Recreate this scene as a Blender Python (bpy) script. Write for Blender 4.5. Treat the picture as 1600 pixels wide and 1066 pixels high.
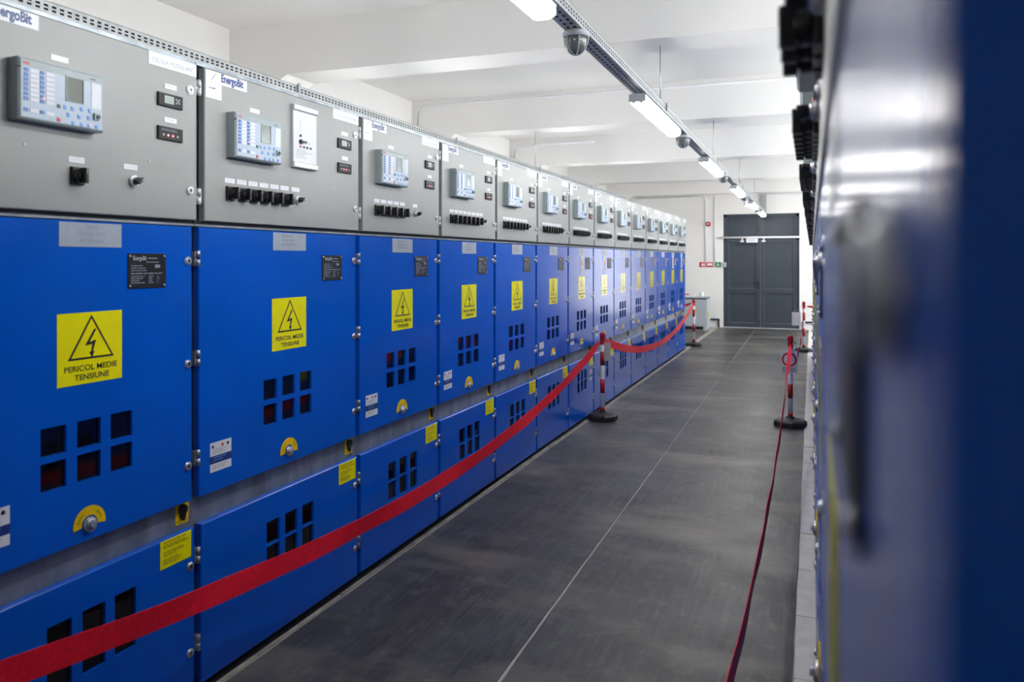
import bpy, math, random
from mathutils import Vector
random.seed(7)
SC = bpy.context.scene
COL = SC.collection
for o in list(bpy.data.objects):
    bpy.data.objects.remove(o)

# ------------------------------------------------------------------ camera, world, exposure
CAM_H = 1.44
YAW = math.atan(468.3 / 1200.0)
cam_d = bpy.data.cameras.new('camera')
cam = bpy.data.objects.new('camera', cam_d)
COL.objects.link(cam)
cam_d.sensor_width = 36.0
cam_d.lens = 27.0
cam_d.shift_y = -127.0 / 1600.0
cam_d.clip_start = 0.01
cam_d.dof.use_dof = True
cam_d.dof.focus_distance = 4.0
cam_d.dof.aperture_fstop = 3.7
cam.location = (0, 0, CAM_H)
cam.rotation_euler = (math.pi / 2, 0, YAW)
SC.camera = cam
world = bpy.data.worlds.new('world')
SC.world = world
world.use_nodes = True
world.node_tree.nodes['Background'].inputs[0].default_value = (0.75, 0.85, 1.0, 1)
world.node_tree.nodes['Background'].inputs[1].default_value = 0.3
SC.view_settings.view_transform = 'Standard'
SC.view_settings.look = 'None'
SC.view_settings.gamma = 1.0
SC.view_settings.use_curve_mapping = False
SC.view_settings.exposure = 0.42
SC.cycles.use_denoising = True
SC.cycles.max_bounces = 12
SC.cycles.diffuse_bounces = 8
SC.cycles.sample_clamp_indirect = 8.0
LAMP = 23.0          # radiance of the fluorescent diffusers
ADDED_HIGH_LIGHT = 8.5     # radiance of the added unseen high windows above the right cabinet row
ENDLIGHT = 2.3       # radiance of the unseen daylit window in the end wall
ADDED_TALL_LIGHT = 4.5       # radiance of the added unseen window pane in the right-hand wall

# ------------------------------------------------------------------ materials
MATS = {}
def mat(name, color, rough=0.5, metal=0.0, var=0.0, scale=20.0, bump=0.0, bscale=200.0, emit=0.0, spec=0.5,
        color2=None, stretch=(1, 1, 1), coat=0.0, rvar=0.0):
    if name in MATS:
        return MATS[name]
    m = bpy.data.materials.new(name)
    m.use_nodes = True
    nt = m.node_tree
    b = nt.nodes['Principled BSDF']
    b.inputs['Base Color'].default_value = (*color, 1)
    b.inputs['Roughness'].default_value = rough
    b.inputs['Metallic'].default_value = metal
    b.inputs['Specular IOR Level'].default_value = spec
    b.inputs['Coat Weight'].default_value = coat
    if emit:
        b.inputs['Emission Color'].default_value = (*color, 1)
        b.inputs['Emission Strength'].default_value = emit
    geo = None
    if var or bump or rvar:
        geo = nt.nodes.new('ShaderNodeNewGeometry')
        mp = nt.nodes.new('ShaderNodeMapping')
        mp.inputs['Scale'].default_value = stretch
        nt.links.new(geo.outputs['Position'], mp.inputs['Vector'])
    if var or rvar:
        n = nt.nodes.new('ShaderNodeTexNoise')
        n.inputs['Scale'].default_value = scale
        n.inputs['Detail'].default_value = 5
        nt.links.new(mp.outputs[0], n.inputs['Vector'])
        if var:
            r = nt.nodes.new('ShaderNodeValToRGB')
            c2 = color2 or tuple(min(1, c * (1 + var)) for c in color)
            c1 = tuple(c * (1 - var) for c in color) if color2 is None else color
            r.color_ramp.elements[0].color = (*c1, 1)
            r.color_ramp.elements[1].color = (*c2, 1)
            r.color_ramp.elements[0].position = 0.35
            r.color_ramp.elements[1].position = 0.7
            nt.links.new(n.outputs['Fac'], r.inputs[0])
            nt.links.new(r.outputs[0], b.inputs['Base Color'])
        if rvar:
            mr = nt.nodes.new('ShaderNodeMapRange')
            mr.inputs['From Min'].default_value = 0.3
            mr.inputs['From Max'].default_value = 0.7
            mr.inputs['To Min'].default_value = rough - rvar
            mr.inputs['To Max'].default_value = rough + rvar
            nt.links.new(n.outputs['Fac'], mr.inputs['Value'])
            nt.links.new(mr.outputs[0], b.inputs['Roughness'])
    if bump:
        n2 = nt.nodes.new('ShaderNodeTexNoise')
        n2.inputs['Scale'].default_value = bscale
        nt.links.new(mp.outputs[0], n2.inputs['Vector'])
        bp = nt.nodes.new('ShaderNodeBump')
        bp.inputs['Strength'].default_value = bump
        bp.inputs['Distance'].default_value = 0.001
        nt.links.new(n2.outputs['Fac'], bp.inputs['Height'])
        nt.links.new(bp.outputs[0], b.inputs['Normal'])
    MATS[name] = m
    return m

BLUE = mat('blue_powder_coat', (0.0006, 0.105, 0.61), 0.19, var=0.05, scale=4, bump=0.05, bscale=260, spec=0.38)
GREY = mat('grey_powder_coat', (0.325, 0.34, 0.325), 0.40, var=0.04, scale=5, bump=0.18, bscale=330)
GALV = mat('galvanised_frame', (0.30, 0.34, 0.37), 0.42, 0.55, var=0.25, scale=14, stretch=(1, 1, 0.3))
TRAYM = mat('galvanised_tray', (0.46, 0.48, 0.48), 0.42, 0.6, var=0.12, scale=30)
DARK = mat('black_gasket', (0.012, 0.014, 0.017), 0.6, var=0.2)
BLACK = mat('black_plastic', (0.012, 0.013, 0.015), 0.38, var=0.15, scale=60)
PANE = mat('dark_window_glass', (0.006, 0.005, 0.005), 0.06, var=0.5, scale=9, spec=0.6)
WHITEL = mat('white_label', (0.80, 0.82, 0.86), 0.35, var=0.02)
CLEARL = mat('silver_label', (0.42, 0.48, 0.55), 0.28, var=0.06, scale=25)
YEL = mat('yellow_label', (0.95, 0.88, 0.001), 0.16, var=0.02, spec=0.32)
YELO = mat('amber_plate', (0.92, 0.60, 0.003), 0.4, var=0.04, spec=0.3)
INK = mat('black_ink', (0.015, 0.015, 0.015), 0.4, var=0.1)
INKG = mat('grey_ink', (0.42, 0.44, 0.47), 0.5, var=0.05)
INKP = mat('pale_ink', (0.30, 0.34, 0.40), 0.4, var=0.05)
INKO = mat('olive_ink', (0.36, 0.33, 0.004), 0.4, var=0.05)
NAVY = mat('navy_ink', (0.012, 0.045, 0.22), 0.4, var=0.05)
CHROME = mat('zinc_metal', (0.76, 0.78, 0.80), 0.26, 0.8, var=0.06)
STEEL = mat('hinge_steel', (0.42, 0.46, 0.50), 0.35, 0.8, var=0.1)
HGREY = mat('hinge_grey', (0.62, 0.65, 0.67), 0.4, 0.3, var=0.05)
RELAY = mat('relay_housing', (0.33, 0.40, 0.42), 0.4, var=0.03)
RFACE = mat('relay_face', (0.42, 0.52, 0.62), 0.35, var=0.03)
LCD = mat('lcd_screen', (0.17, 0.20, 0.17), 0.12, var=0.08, scale=30)
KEYB = mat('blue_key', (0.05, 0.17, 0.50), 0.4, var=0.05)
KEYL = mat('light_blue_key', (0.14, 0.33, 0.75), 0.4, var=0.05)
KEYG = mat('green_key', (0.01, 0.10, 0.05), 0.4, var=0.05)
KEYR = mat('red_key', (0.62, 0.05, 0.05), 0.4, var=0.05)
REDI = mat('red_ink', (0.62, 0.02, 0.03), 0.4, var=0.05)
STRIP = mat('white_strip', (0.70, 0.73, 0.78), 0.45, var=0.02)
MGLASS = mat('meter_glass', (0.30, 0.40, 0.32), 0.2, var=0.05)
LEDR = mat('red_led', (1.0, 0.25, 0.25), 0.4, emit=1.2)
RED = mat('red_plastic', (0.48, 0.008, 0.018), 0.32, var=0.08, scale=30)
WHITEP = mat('white_plastic', (0.80, 0.80, 0.83), 0.35, var=0.03)
TAPE = mat('red_webbing', (0.80, 0.006, 0.028), 0.6, spec=0.3, var=0.12, scale=60, bump=0.4, bscale=700)
RUBB = mat('black_rubber', (0.016, 0.016, 0.017), 0.55, var=0.3, scale=30, bump=0.3)
WALL = mat('white_plaster', (0.845, 0.83, 0.81), 0.85, var=0.012, scale=2, bump=0.25, bscale=60)
DOORM = mat('anthracite_door', (0.045, 0.058, 0.078), 0.38, var=0.08, scale=12, bump=0.15, bscale=120)
DOORP = mat('anthracite_panel', (0.042, 0.056, 0.073), 0.45, var=0.15, scale=60, bump=0.3, bscale=200)
LAMPH = mat('lamp_housing', (0.50, 0.53, 0.57), 0.45, var=0.04)
DIFF = mat('lamp_diffuser', (1.0, 0.98, 0.965), 0.3, emit=LAMP)
GLASSD = mat('smoked_dome', (0.16, 0.18, 0.18), 0.12, var=0.2, scale=12, coat=0.5)
BARB = mat('black_bar', (0.012, 0.013, 0.016), 0.45, var=0.1)
BOXM = mat('pale_grey_cabinet', (0.48, 0.52, 0.58), 0.4, var=0.03)
ORANGE = mat('orange_ink', (0.80, 0.36, 0.03), 0.4, var=0.05)
GREEN = mat('green_sign', (0.03, 0.26, 0.12), 0.4, var=0.05)
TILE = mat('kerb_tile', (0.56, 0.53, 0.48), 0.5, var=0.1, scale=14, color2=(0.66, 0.64, 0.59))
TRIMT = mat('tan_edge_trim', (0.33, 0.30, 0.25), 0.5, var=0.3, scale=9)
PANEL_EDGE = mat('blue_door_edge', (0.0006, 0.09, 0.53), 0.3, var=0.05, spec=0.3)
BRONZE = mat('pale_tag', (0.44, 0.42, 0.43), 0.5, var=0.05)

BEAD = mat('door_bead', (0.12, 0.135, 0.16), 0.4, var=0.05)
def floor_mat():
    m = bpy.data.materials.new('rubber_mat')
    m.use_nodes = True
    nt = m.node_tree
    b = nt.nodes['Principled BSDF']
    geo = nt.nodes.new('ShaderNodeNewGeometry')
    L = nt.links.new
    def noise(scale, st, detail=6, rough=0.6):
        mp = nt.nodes.new('ShaderNodeMapping'); mp.inputs['Scale'].default_value = st
        L(geo.outputs['Position'], mp.inputs['Vector'])
        n = nt.nodes.new('ShaderNodeTexNoise'); n.inputs['Scale'].default_value = scale
        n.inputs['Detail'].default_value = detail; n.inputs['Roughness'].default_value = rough
        L(mp.outputs[0], n.inputs['Vector']); return n
    def ramp(n, a, c, p, q):
        r = nt.nodes.new('ShaderNodeValToRGB')
        r.color_ramp.elements[0].position = p; r.color_ramp.elements[1].position = q
        r.color_ramp.elements[0].color = (*a, 1); r.color_ramp.elements[1].color = (*c, 1)
        L(n.outputs['Fac'], r.inputs[0]); return r
    def mix(f, a, c, mode='MIX'):
        x = nt.nodes.new('ShaderNodeMix'); x.data_type = 'RGBA'; x.blend_type = mode
        if isinstance(f, float): x.inputs[0].default_value = f
        else: L(f, x.inputs[0])
        L(a, x.inputs[6])
        if isinstance(c, tuple): x.inputs[7].default_value = (*c, 1)
        else: L(c, x.inputs[7])
        return x.outputs[2]
    base = ramp(noise(2.2, (1, .55, 1)), (0.020, 0.021, 0.024), (0.058, 0.058, 0.059), .38, .64)
    dust = ramp(noise(1.1, (.7, 1.5, 1), 8, .62), (0, 0, 0), (.85, .85, .85), .49, .68)
    streak = ramp(noise(60, (1, .05, 1), 3), (0, 0, 0), (.40, .40, .40), .46, .66)
    speck = ramp(noise(16, (1, .6, 1), 8, .7), (0, 0, 0), (.55, .55, .55), .52, .74)
    c = mix(dust.outputs[0], base.outputs[0], (0.19, 0.17, 0.135))
    c = mix(streak.outputs[0], c, (0.10, 0.10, 0.10))
    c = mix(speck.outputs[0], c, (0.16, 0.155, 0.14))
    L(c, b.inputs['Base Color'])
    b.inputs['Roughness'].default_value = 0.48
    b.inputs['Specular IOR Level'].default_value = 0.33
    rr = noise(3.0, (1, 1.5, 1), 6)
    mr = nt.nodes.new('ShaderNodeMapRange')
    mr.inputs['To Min'].default_value = .26; mr.inputs['To Max'].default_value = .54
    L(rr.outputs['Fac'], mr.inputs['Value']); L(mr.outputs[0], b.inputs['Roughness'])
    # gentle cross-wise waves where the roll lies uneven
    wv = noise(1.3, (.12, 1, 1), 2)
    fine = noise(160, (1, .2, 1), 3)
    b1 = nt.nodes.new('ShaderNodeBump'); b1.inputs['Strength'].default_value = .8; b1.inputs['Distance'].default_value = .02
    L(wv.outputs['Fac'], b1.inputs['Height'])
    b2 = nt.nodes.new('ShaderNodeBump'); b2.inputs['Strength'].default_value = .25; b2.inputs['Distance'].default_value = .001
    L(fine.outputs['Fac'], b2.inputs['Height']); L(b1.outputs[0], b2.inputs['Normal'])
    L(b2.outputs[0], b.inputs['Normal'])
    return m
RUBMAT = floor_mat()
CONC = mat('pale_concrete', (0.40, 0.385, 0.36), 0.7, var=0.15, scale=8, bump=0.3)

# ------------------------------------------------------------------ mesh builder
class MB:
    def __init__(s):
        s.v = []; s.f = []; s.m = []; s.mats = []; s.sm = []
    def mi(s, m):
        if m not in s.mats: s.mats.append(m)
        return s.mats.index(m)
    def poly(s, pts, m, smooth=False):
        n = len(s.v); s.v += [tuple(p) for p in pts]
        s.f.append(tuple(range(n, n + len(pts)))); s.m.append(s.mi(m)); s.sm.append(smooth)
    def box(s, x0, x1, y0, y1, z0, z1, m):
        n = len(s.v)
        s.v += [(x0, y0, z0), (x1, y0, z0), (x1, y1, z0), (x0, y1, z0), (x0, y0, z1), (x1, y0, z1), (x1, y1, z1), (x0, y1, z1)]
        for q in ((0, 3, 2, 1), (4, 5, 6, 7), (0, 1, 5, 4), (1, 2, 6, 5), (2, 3, 7, 6), (3, 0, 4, 7)):
            s.f.append(tuple(n + i for i in q)); s.m.append(s.mi(m)); s.sm.append(False)
    def cbox(s, x0, x1, y0, y1, z0, z1, c, m):
        """box whose front (x1) rim is chamfered by c, for panels that face +x"""
        n = len(s.v)
        s.v += [(x0, y0, z0), (x0, y1, z0), (x0, y1, z1), (x0, y0, z1),
                (x1 - c, y0, z0), (x1 - c, y1, z0), (x1 - c, y1, z1), (x1 - c, y0, z1),
                (x1, y0 + c, z0 + c), (x1, y1 - c, z0 + c), (x1, y1 - c, z1 - c), (x1, y0 + c, z1 - c)]
        q = [(0, 3, 2, 1), (8, 9, 10, 11)]
        for i in range(4):
            j = (i + 1) % 4
            q += [(i, j, 4 + j, 4 + i), (4 + i, 4 + j, 8 + j, 8 + i)]
        for a in q:
            s.f.append(tuple(n + i for i in a)); s.m.append(s.mi(m)); s.sm.append(False)
    def cyl(s, c, axis, r0, h, n, m, r1=None, a0=0.0, caps=True, smooth=True):
        """cylinder/cone from centre c along axis 'x','y','z' for length h"""
        r1 = r0 if r1 is None else r1
        b = len(s.v)
        for k, r in ((0, r0), (h, r1)):
            for i in range(n):
                a = a0 + 2 * math.pi * i / n
                p, q = r * math.cos(a), r * math.sin(a)
                if axis == 'x': s.v.append((c[0] + k, c[1] + p, c[2] + q))
                elif axis == 'y': s.v.append((c[0] + q, c[1] + k, c[2] + p))
                else: s.v.append((c[0] + p, c[1] + q, c[2] + k))
        for i in range(n):
            j = (i + 1) % n
            s.f.append((b + i, b + j, b + n + j, b + n + i)); s.m.append(s.mi(m)); s.sm.append(smooth)
        if caps:
            s.f.append(tuple(b + i for i in reversed(range(n)))); s.m.append(s.mi(m)); s.sm.append(False)
            s.f.append(tuple(b + n + i for i in range(n))); s.m.append(s.mi(m)); s.sm.append(False)
    def lathe(s, c, prof, n, m, a0=0.0, smooth=True):
        b = len(s.v)
        for r, z in prof:
            for i in range(n):
                a = a0 + 2 * math.pi * i / n
                s.v.append((c[0] + r * math.cos(a), c[1] + r * math.sin(a), c[2] + z))
        for k in range(len(prof) - 1):
            for i in range(n):
                j = (i + 1) % n
                s.f.append((b + k * n + i, b + k * n + j, b + (k + 1) * n + j, b + (k + 1) * n + i)); s.m.append(s.mi(m)); s.sm.append(smooth)
        s.f.append(tuple(b + i for i in reversed(range(n)))); s.m.append(s.mi(m)); s.sm.append(False)
        e = b + (len(prof) - 1) * n
        s.f.append(tuple(e + i for i in range(n))); s.m.append(s.mi(m)); s.sm.append(False)
    def tube(s, pts, r, m, n=8):
        pts = [Vector(p) for p in pts]; b = len(s.v)
        for i, p in enumerate(pts):
            d = (pts[min(i + 1, len(pts) - 1)] - pts[max(i - 1, 0)]).normalized()
            u = d.cross(Vector((0, 0, 1)))
            if u.length < 1e-3: u = d.cross(Vector((1, 0, 0)))
            u.normalize(); w = d.cross(u)
            for k in range(n):
                a = 2 * math.pi * k / n
                s.v.append(tuple(p + u * (r * math.cos(a)) + w * (r * math.sin(a))))
        for i in range(len(pts) - 1):
            for k in range(n):
                l = (k + 1) % n
                s.f.append((b + i * n + k, b + i * n + l, b + (i + 1) * n + l, b + (i + 1) * n + k)); s.m.append(s.mi(m)); s.sm.append(True)
        s.f.append(tuple(b + k for k in reversed(range(n)))); s.m.append(s.mi(m)); s.sm.append(False)
        s.f.append(tuple(b + (len(pts) - 1) * n + k for k in range(n))); s.m.append(s.mi(m)); s.sm.append(False)
    def text(s, t, w, u, z, width, height, m, bold=0.0):
        """flat lettering in the plane x=w, read from +x; box (u..u+width, z..z+height)"""
        vs, fs = glyphs(t, bold)
        b = len(s.v)
        s.v += [(w, u + p * width, z + q * height) for p, q in vs]
        for f in fs:
            s.f.append(tuple(b + i for i in f)); s.m.append(s.mi(m)); s.sm.append(False)
    def mesh(s, name):
        me = bpy.data.meshes.new(name)
        me.from_pydata(s.v, [], s.f)
        for m in s.mats: me.materials.append(m)
        me.polygons.foreach_set('material_index', s.m)
        me.polygons.foreach_set('use_smooth', s.sm)
        me.update()
        return me

GL = {}
def glyphs(t, bold):
    k = (t, bold)
    if k in GL: return GL[k]
    cu = bpy.data.curves.new('lettering', 'FONT')
    cu.body = t; cu.resolution_u = 3; cu.offset = bold; cu.fill_mode = 'FRONT' if hasattr(cu, 'fill_mode') else cu.fill_mode
    ob = bpy.data.objects.new('lettering', cu)
    COL.objects.link(ob)
    dg = bpy.context.evaluated_depsgraph_get()
    me = ob.evaluated_get(dg).to_mesh()
    vs = [(v.co.x, v.co.y) for v in me.vertices]
    fs = [tuple(p.vertices) for p in me.polygons]
    # keep the faces that look towards +z
    keep = []
    for f in fs:
        a = 0
        for i in range(len(f)):
            x0, y0 = vs[f[i]]; x1, y1 = vs[f[(i + 1) % len(f)]]
            a += x0 * y1 - x1 * y0
        keep.append(f if a > 0 else tuple(reversed(f)))
    ob.evaluated_get(dg).to_mesh_clear()
    bpy.data.objects.remove(ob); bpy.data.curves.remove(cu)
    x0 = min(v[0] for v in vs); x1 = max(v[0] for v in vs); y0 = min(v[1] for v in vs); y1 = max(v[1] for v in vs)
    vs = [((x - x0) / (x1 - x0), (y - y0) / (y1 - y0)) for x, y in vs]
    GL[k] = (vs, keep)
    return GL[k]

CACHE = {}
def obj(name, key, build, parent=None, loc=(0, 0, 0), rot=None):
    """one object; the mesh is built once per key and shared"""
    me = CACHE.get(key) if key is not None else None
    if me is None:
        mb = MB(); build(mb); me = mb.mesh(name)
        if key is not None: CACHE[key] = me
    o = bpy.data.objects.new(name, me)
    COL.objects.link(o)
    o.parent = parent; o.location = loc
    if rot: o.rotation_euler = rot
    return o
def thing(name, label, cat, loc=(0, 0, 0), rotz=0.0, group=None):
    o = bpy.data.objects.new(name, None); COL.objects.link(o)
    o.empty_display_size = 0.1
    o.location = loc; o.rotation_euler = (0, 0, rotz)
    o['label'] = label; o['category'] = cat
    if group: o['group'] = group
    return o
def tag(o, label, cat, group=None):
    o['label'] = label; o['category'] = cat
    if group: o['group'] = group
    return o
def struct(o, label=None, cat=None):
    o['kind'] = 'structure'
    if label: o['label'] = label
    if cat: o['category'] = cat
    return o

# ------------------------------------------------------------------ room shell
XL, XR, YN, YB = -4.19, 2.30, -3.2, 16.87
ZC, ZS = 3.22, 2.83
struct(obj('floor', None, lambda b: b.box(XL - .2, XR + .2, YN - .2, YB + .3, -.15, 0, CONC)), 'pale concrete floor showing between the dark rubber mats', 'floor')
struct(obj('ceiling', None, lambda b: b.box(XL - .2, XR + .2, YN - .2, YB + .2, ZC, ZC + .15, WALL)), 'white plastered ceiling slab between the cross beams', 'ceiling')
struct(obj('wall_left', None, lambda b: b.box(XL - .15, XL, YN, YB, 0, ZC, WALL)), 'white plastered wall behind the left cabinet row', 'wall')
struct(obj('wall_near', None, lambda b: b.box(XL - .15, XR + .15, YN - .15, YN, 0, ZC, WALL)), 'white plastered wall behind the camera', 'wall')
DX0, DX1, DZ = -1.756, -0.236, 2.405
FX0, FX1, FZ0, FZ1 = .12, 1.02, .22, 2.1      # daylit window in the end wall, unseen behind the right row, put in for pale door reflections
def wall_far(b):
    b.box(XL - .15, DX0, YB, YB + .2, 0, ZC, WALL)
    b.box(DX1, FX0, YB, YB + .2, 0, ZC, WALL); b.box(FX1, XR + .15, YB, YB + .2, 0, ZC, WALL)
    b.box(FX0, FX1, YB, YB + .2, 0, FZ0, WALL); b.box(FX0, FX1, YB, YB + .2, FZ1, ZC, WALL)
    b.box(DX0, DX1, YB, YB + .2, DZ, ZC, WALL)
struct(obj('wall_far', None, wall_far), 'white end wall around the dark double door', 'wall')
# unseen window openings added in the right wall: one tall one past the cabinet row, a high one in every bay above the cabinets to brighten the ceiling
WINS = [(13.8, 16.3, .35, 2.35)] + [(a + .15, a + 2.5, 2.15, 3.0) for a in (2.25, 5.2, 8.1, 11.0)]
def wall_right(b):
    ys = sorted({YN, YB, *[w[0] for w in WINS], *[w[1] for w in WINS]})
    for y0, y1 in zip(ys, ys[1:]):
        w = [q for q in WINS if q[0] <= y0 + .01 and q[1] >= y1 - .01]
        if w:
            b.box(XR, XR + .15, y0, y1, 0, w[0][2], WALL); b.box(XR, XR + .15, y0, y1, w[0][3], ZC, WALL)
        else:
            b.box(XR, XR + .15, y0, y1, 0, ZC, WALL)
struct(obj('wall_right', None, wall_right), 'white wall behind the right cabinet row', 'wall')
DAYM = mat('added_tall_pane', (0.93, 0.97, 1.0), 0.2, emit=ADDED_TALL_LIGHT)
ENDM = mat('unseen_end_pane', (0.95, 0.97, 1.0), 0.2, emit=ENDLIGHT)
HIGHM = mat('added_high_pane', (0.93, 0.97, 1.0), 0.2, emit=ADDED_HIGH_LIGHT)
def winf(b):
    for xa in (FX0, FX1 - .05): b.box(xa, xa + .05, YB + .05, YB + .11, FZ0, FZ1, WHITEP)
    for z in (FZ0, FZ1 - .05): b.box(FX0, FX1, YB + .05, YB + .11, z, z + .05, WHITEP)
wf = struct(obj('window_6', None, winf), 'unseen daylit window put in the end wall for the pale door reflections', 'window')
obj('pane', None, lambda b: b.box(FX0 + .05, FX1 - .05, YB + .075, YB + .085, FZ0 + .05, FZ1 - .05, ENDM), wf)
for i, (y0, y1, z0, z1) in enumerate(WINS):
    def win(b):
        for ya in (y0, (y0 + y1) / 2 - .03, y1 - .06): b.box(XR + .03, XR + .09, ya, ya + .06, z0, z1, WHITEP)
        b.box(XR + .03, XR + .09, y0, y1, z0, z0 + .06, WHITEP); b.box(XR + .03, XR + .09, y0, y1, z1 - .06, z1, WHITEP)
    wn = struct(obj('window_%d' % (i + 1), None, win), 'unseen white framed window added in the right wall, number %d' % (i + 1), 'window')
    for ya, yb_ in ((y0 + .06, (y0 + y1) / 2 - .03), ((y0 + y1) / 2 + .03, y1 - .06)):
        obj('pane', None, lambda b: b.box(XR + .055, XR + .065, ya, yb_, z0 + .06, z1 - .06, HIGHM if i else DAYM), wn)

# cross beams with haunches at the left wall, very slightly askew as in the building
SKEW = math.tan(math.radians(1.5))
def beam(y0, y1):
    def f(b):
        def yy(x, y): return y + (x + .1) * SKEW
        xs = [(XL, .30), (-3.66, 0), (XR, 0)]
        for i in range(2):
            (xa, da), (xb, db) = xs[i], xs[i + 1]
            za, zb = ZS - da, ZS - db
            b.poly([(xa, yy(xa, y0), za), (xb, yy(xb, y0), zb), (xb, yy(xb, y0), ZC), (xa, yy(xa, y0), ZC)], WALL)
            b.poly([(xb, yy(xb, y1), zb), (xa, yy(xa, y1), za), (xa, yy(xa, y1), ZC), (xb, yy(xb, y1), ZC)], WALL)
            b.poly([(xa, yy(xa, y1), za), (xb, yy(xb, y1), zb), (xb, yy(xb, y0), zb), (xa, yy(xa, y0), za)], WALL)
        b.poly([(XL, yy(XL, y0), ZC), (XR, yy(XR, y0), ZC), (XR, yy(XR, y1), ZC), (XL, yy(XL, y1), ZC)], WALL)
    return f
BEAMS = [(-1.05, -.72), (1.9, 2.24), (4.84, 5.18), (7.755, 8.07), (10.74, 11.06), (13.66, 13.98), (16.55, 16.87)]
for i, (a, c) in enumerate(BEAMS):
    struct(obj('trim_%d' % (i + 1), None, beam(a, c)), 'white plastered ceiling beam crossing the room, number %d from the near end' % (i + 1), 'beam')
# surface conduits on the beam faces and the end wall
def conduit(name, pts, r, label):
    return tag(obj(name, None, lambda b: b.tube(pts, r, WHITEP, 8)), label, 'conduit')
def yb(x, y): return y + (x + .1) * SKEW - .012
conduit('conduit', [(-4.12, yb(-4.12, 7.755), 2.3), (-4.12, yb(-4.12, 7.755), 3.10), (-4.06, yb(-4.06, 7.755), 3.16), (2.2, yb(2.2, 7.755), 3.16)], .011,
        'thin white conduit running under the ceiling along the second visible beam')
conduit('conduit', [(-4.12, yb(-4.12, 10.74), 2.3), (-4.12, yb(-4.12, 10.74), 3.08), (-4.05, yb(-4.05, 10.74), 3.13), (-2.9, yb(-2.9, 10.74), 3.13)], .018,
        'short white conduit bent along the third visible beam')
conduit('conduit', [(-3.6, YB - .014, 2.80), (-2.20, YB - .014, 2.80), (-2.12, YB - .014, 2.74), (-2.12, YB - .014, 1.40)], .012,
        'white conduit running down to the red sign on the end wall')
conduit('conduit', [(-1.93, YB - .014, 2.80), (-1.93, YB - .014, 1.40)], .012, 'white conduit dropping to the green sign on the end wall')
conduit('conduit', [(-.95, YB - .014, 2.80), (-.9, YB - .014, 2.80), (2.2, YB - .014, 2.80)], .012, 'white conduit running right above the dark double door')

# ------------------------------------------------------------------ floor coverings
def mat_strip(xa, xb, y0, y1, wob=.004, skl=0.0, skr=0.0, gap=0.0):
    def f(b):
        n = 120; L = []; R = []
        for i in range(n + 1):
            t = i / n; y = y0 + (y1 - y0) * t
            L.append((xa + skl * t + random.uniform(-wob, wob), y)); R.append((xb + skr * t + random.uniform(-wob, wob), y))
            if gap: L[-1] = (L[-1][0] + gap * math.exp(-max(0, y - 1.5) / 1.6), y)
        z = .005
        for i in range(n):
            a, c, d, e = L[i], R[i], R[i + 1], L[i + 1]
            b.poly([(*a, z), (*c, z), (*d, z), (*e, z)], RUBMAT)
            b.poly([(*L[i + 1], 0), (*L[i], 0), (*L[i], z), (*L[i + 1], z)], RUBMAT)
            b.poly([(*R[i], 0), (*R[i + 1], 0), (*R[i + 1], z), (*R[i], z)], RUBMAT)
        b.poly([(*R[0], 0), (*L[0], 0), (*L[0], z), (*R[0], z)][::-1], RUBMAT)
    return f
tag(obj('rubber_mat', None, mat_strip(-1.866, -.964, YN, 16.8, .002, .03, -.13)), 'dark grey rubber floor mat on the left half of the aisle', 'mat')
tag(obj('rubber_mat', None, mat_strip(-.954, -.066, YN, 16.8, .002, -.13, .01, .009)), 'dark grey rubber floor mat on the right half of the aisle', 'mat')
tag(obj('rubber_mat', None, mat_strip(-4.1, -1.93, 12.75, 15.95, .003)), 'grey rubber mat past the far end of the left cabinet row', 'mat')
struct(obj('trim_8', None, lambda b: [b.box(-1.884, -1.868, YN + i * 1.5, YN + i * 1.5 + 1.494, 0, .007 + .002 * (i % 3), TRIMT) for i in range(13)]),
       'thin tan edging strip at the foot of the left cabinets', 'edging')
struct(obj('trim_9', None, lambda b: b.box(-1.93, -1.885, YN, 12.6, 0, .004, DARK)), 'dark strip for shade on the floor under the left cabinet doors', 'joint')  # pale floor shaded by the doors, darkened with this strip
kerb = struct(obj('trim_10', None, lambda b: b.box(-.056, .06, YN, 16.8, 0, .002, CONC)), 'mortar bed of the pale kerb along the right cabinet row', 'kerb')
for i in range(40):
    y = YN + i * .5
    obj('tile', 'kerb_tile%d' % (i % 4), lambda b, d=random.uniform(-.003, .003): b.box(-.055 + d, .055, .003, .497, .002, .009 + d, TILE), kerb, (0, y, 0))

# ------------------------------------------------------------------ switchgear cabinets
def plate(u0, u1, z0, z1, w0, t, m, extra=None):
    def f(b):
        b.cbox(w0, w0 + t, u0, u1, z0, z1, min(t * .4, .002), m)
        if extra: extra(b, w0 + t + .0006)
    return f

def lines(b, w, u0, u1, z0, z1, n, m, ragged=.4, rnd=None, fill=.5):
    r = rnd or random.Random(3)
    h = (z1 - z0) / n
    for i in range(n):
        zt = z1 - i * h; e = u1 - (u1 - u0) * ragged * r.random(); u = u0
        while u < e - .002:
            l = min(e - u, (u1 - u0) * r.uniform(.08, .25))
            b.poly([(w, u, zt - h * fill), (w, u + l, zt - h * fill), (w, u + l, zt), (w, u, zt)], m)
            u += l + (u1 - u0) * .025

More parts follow.
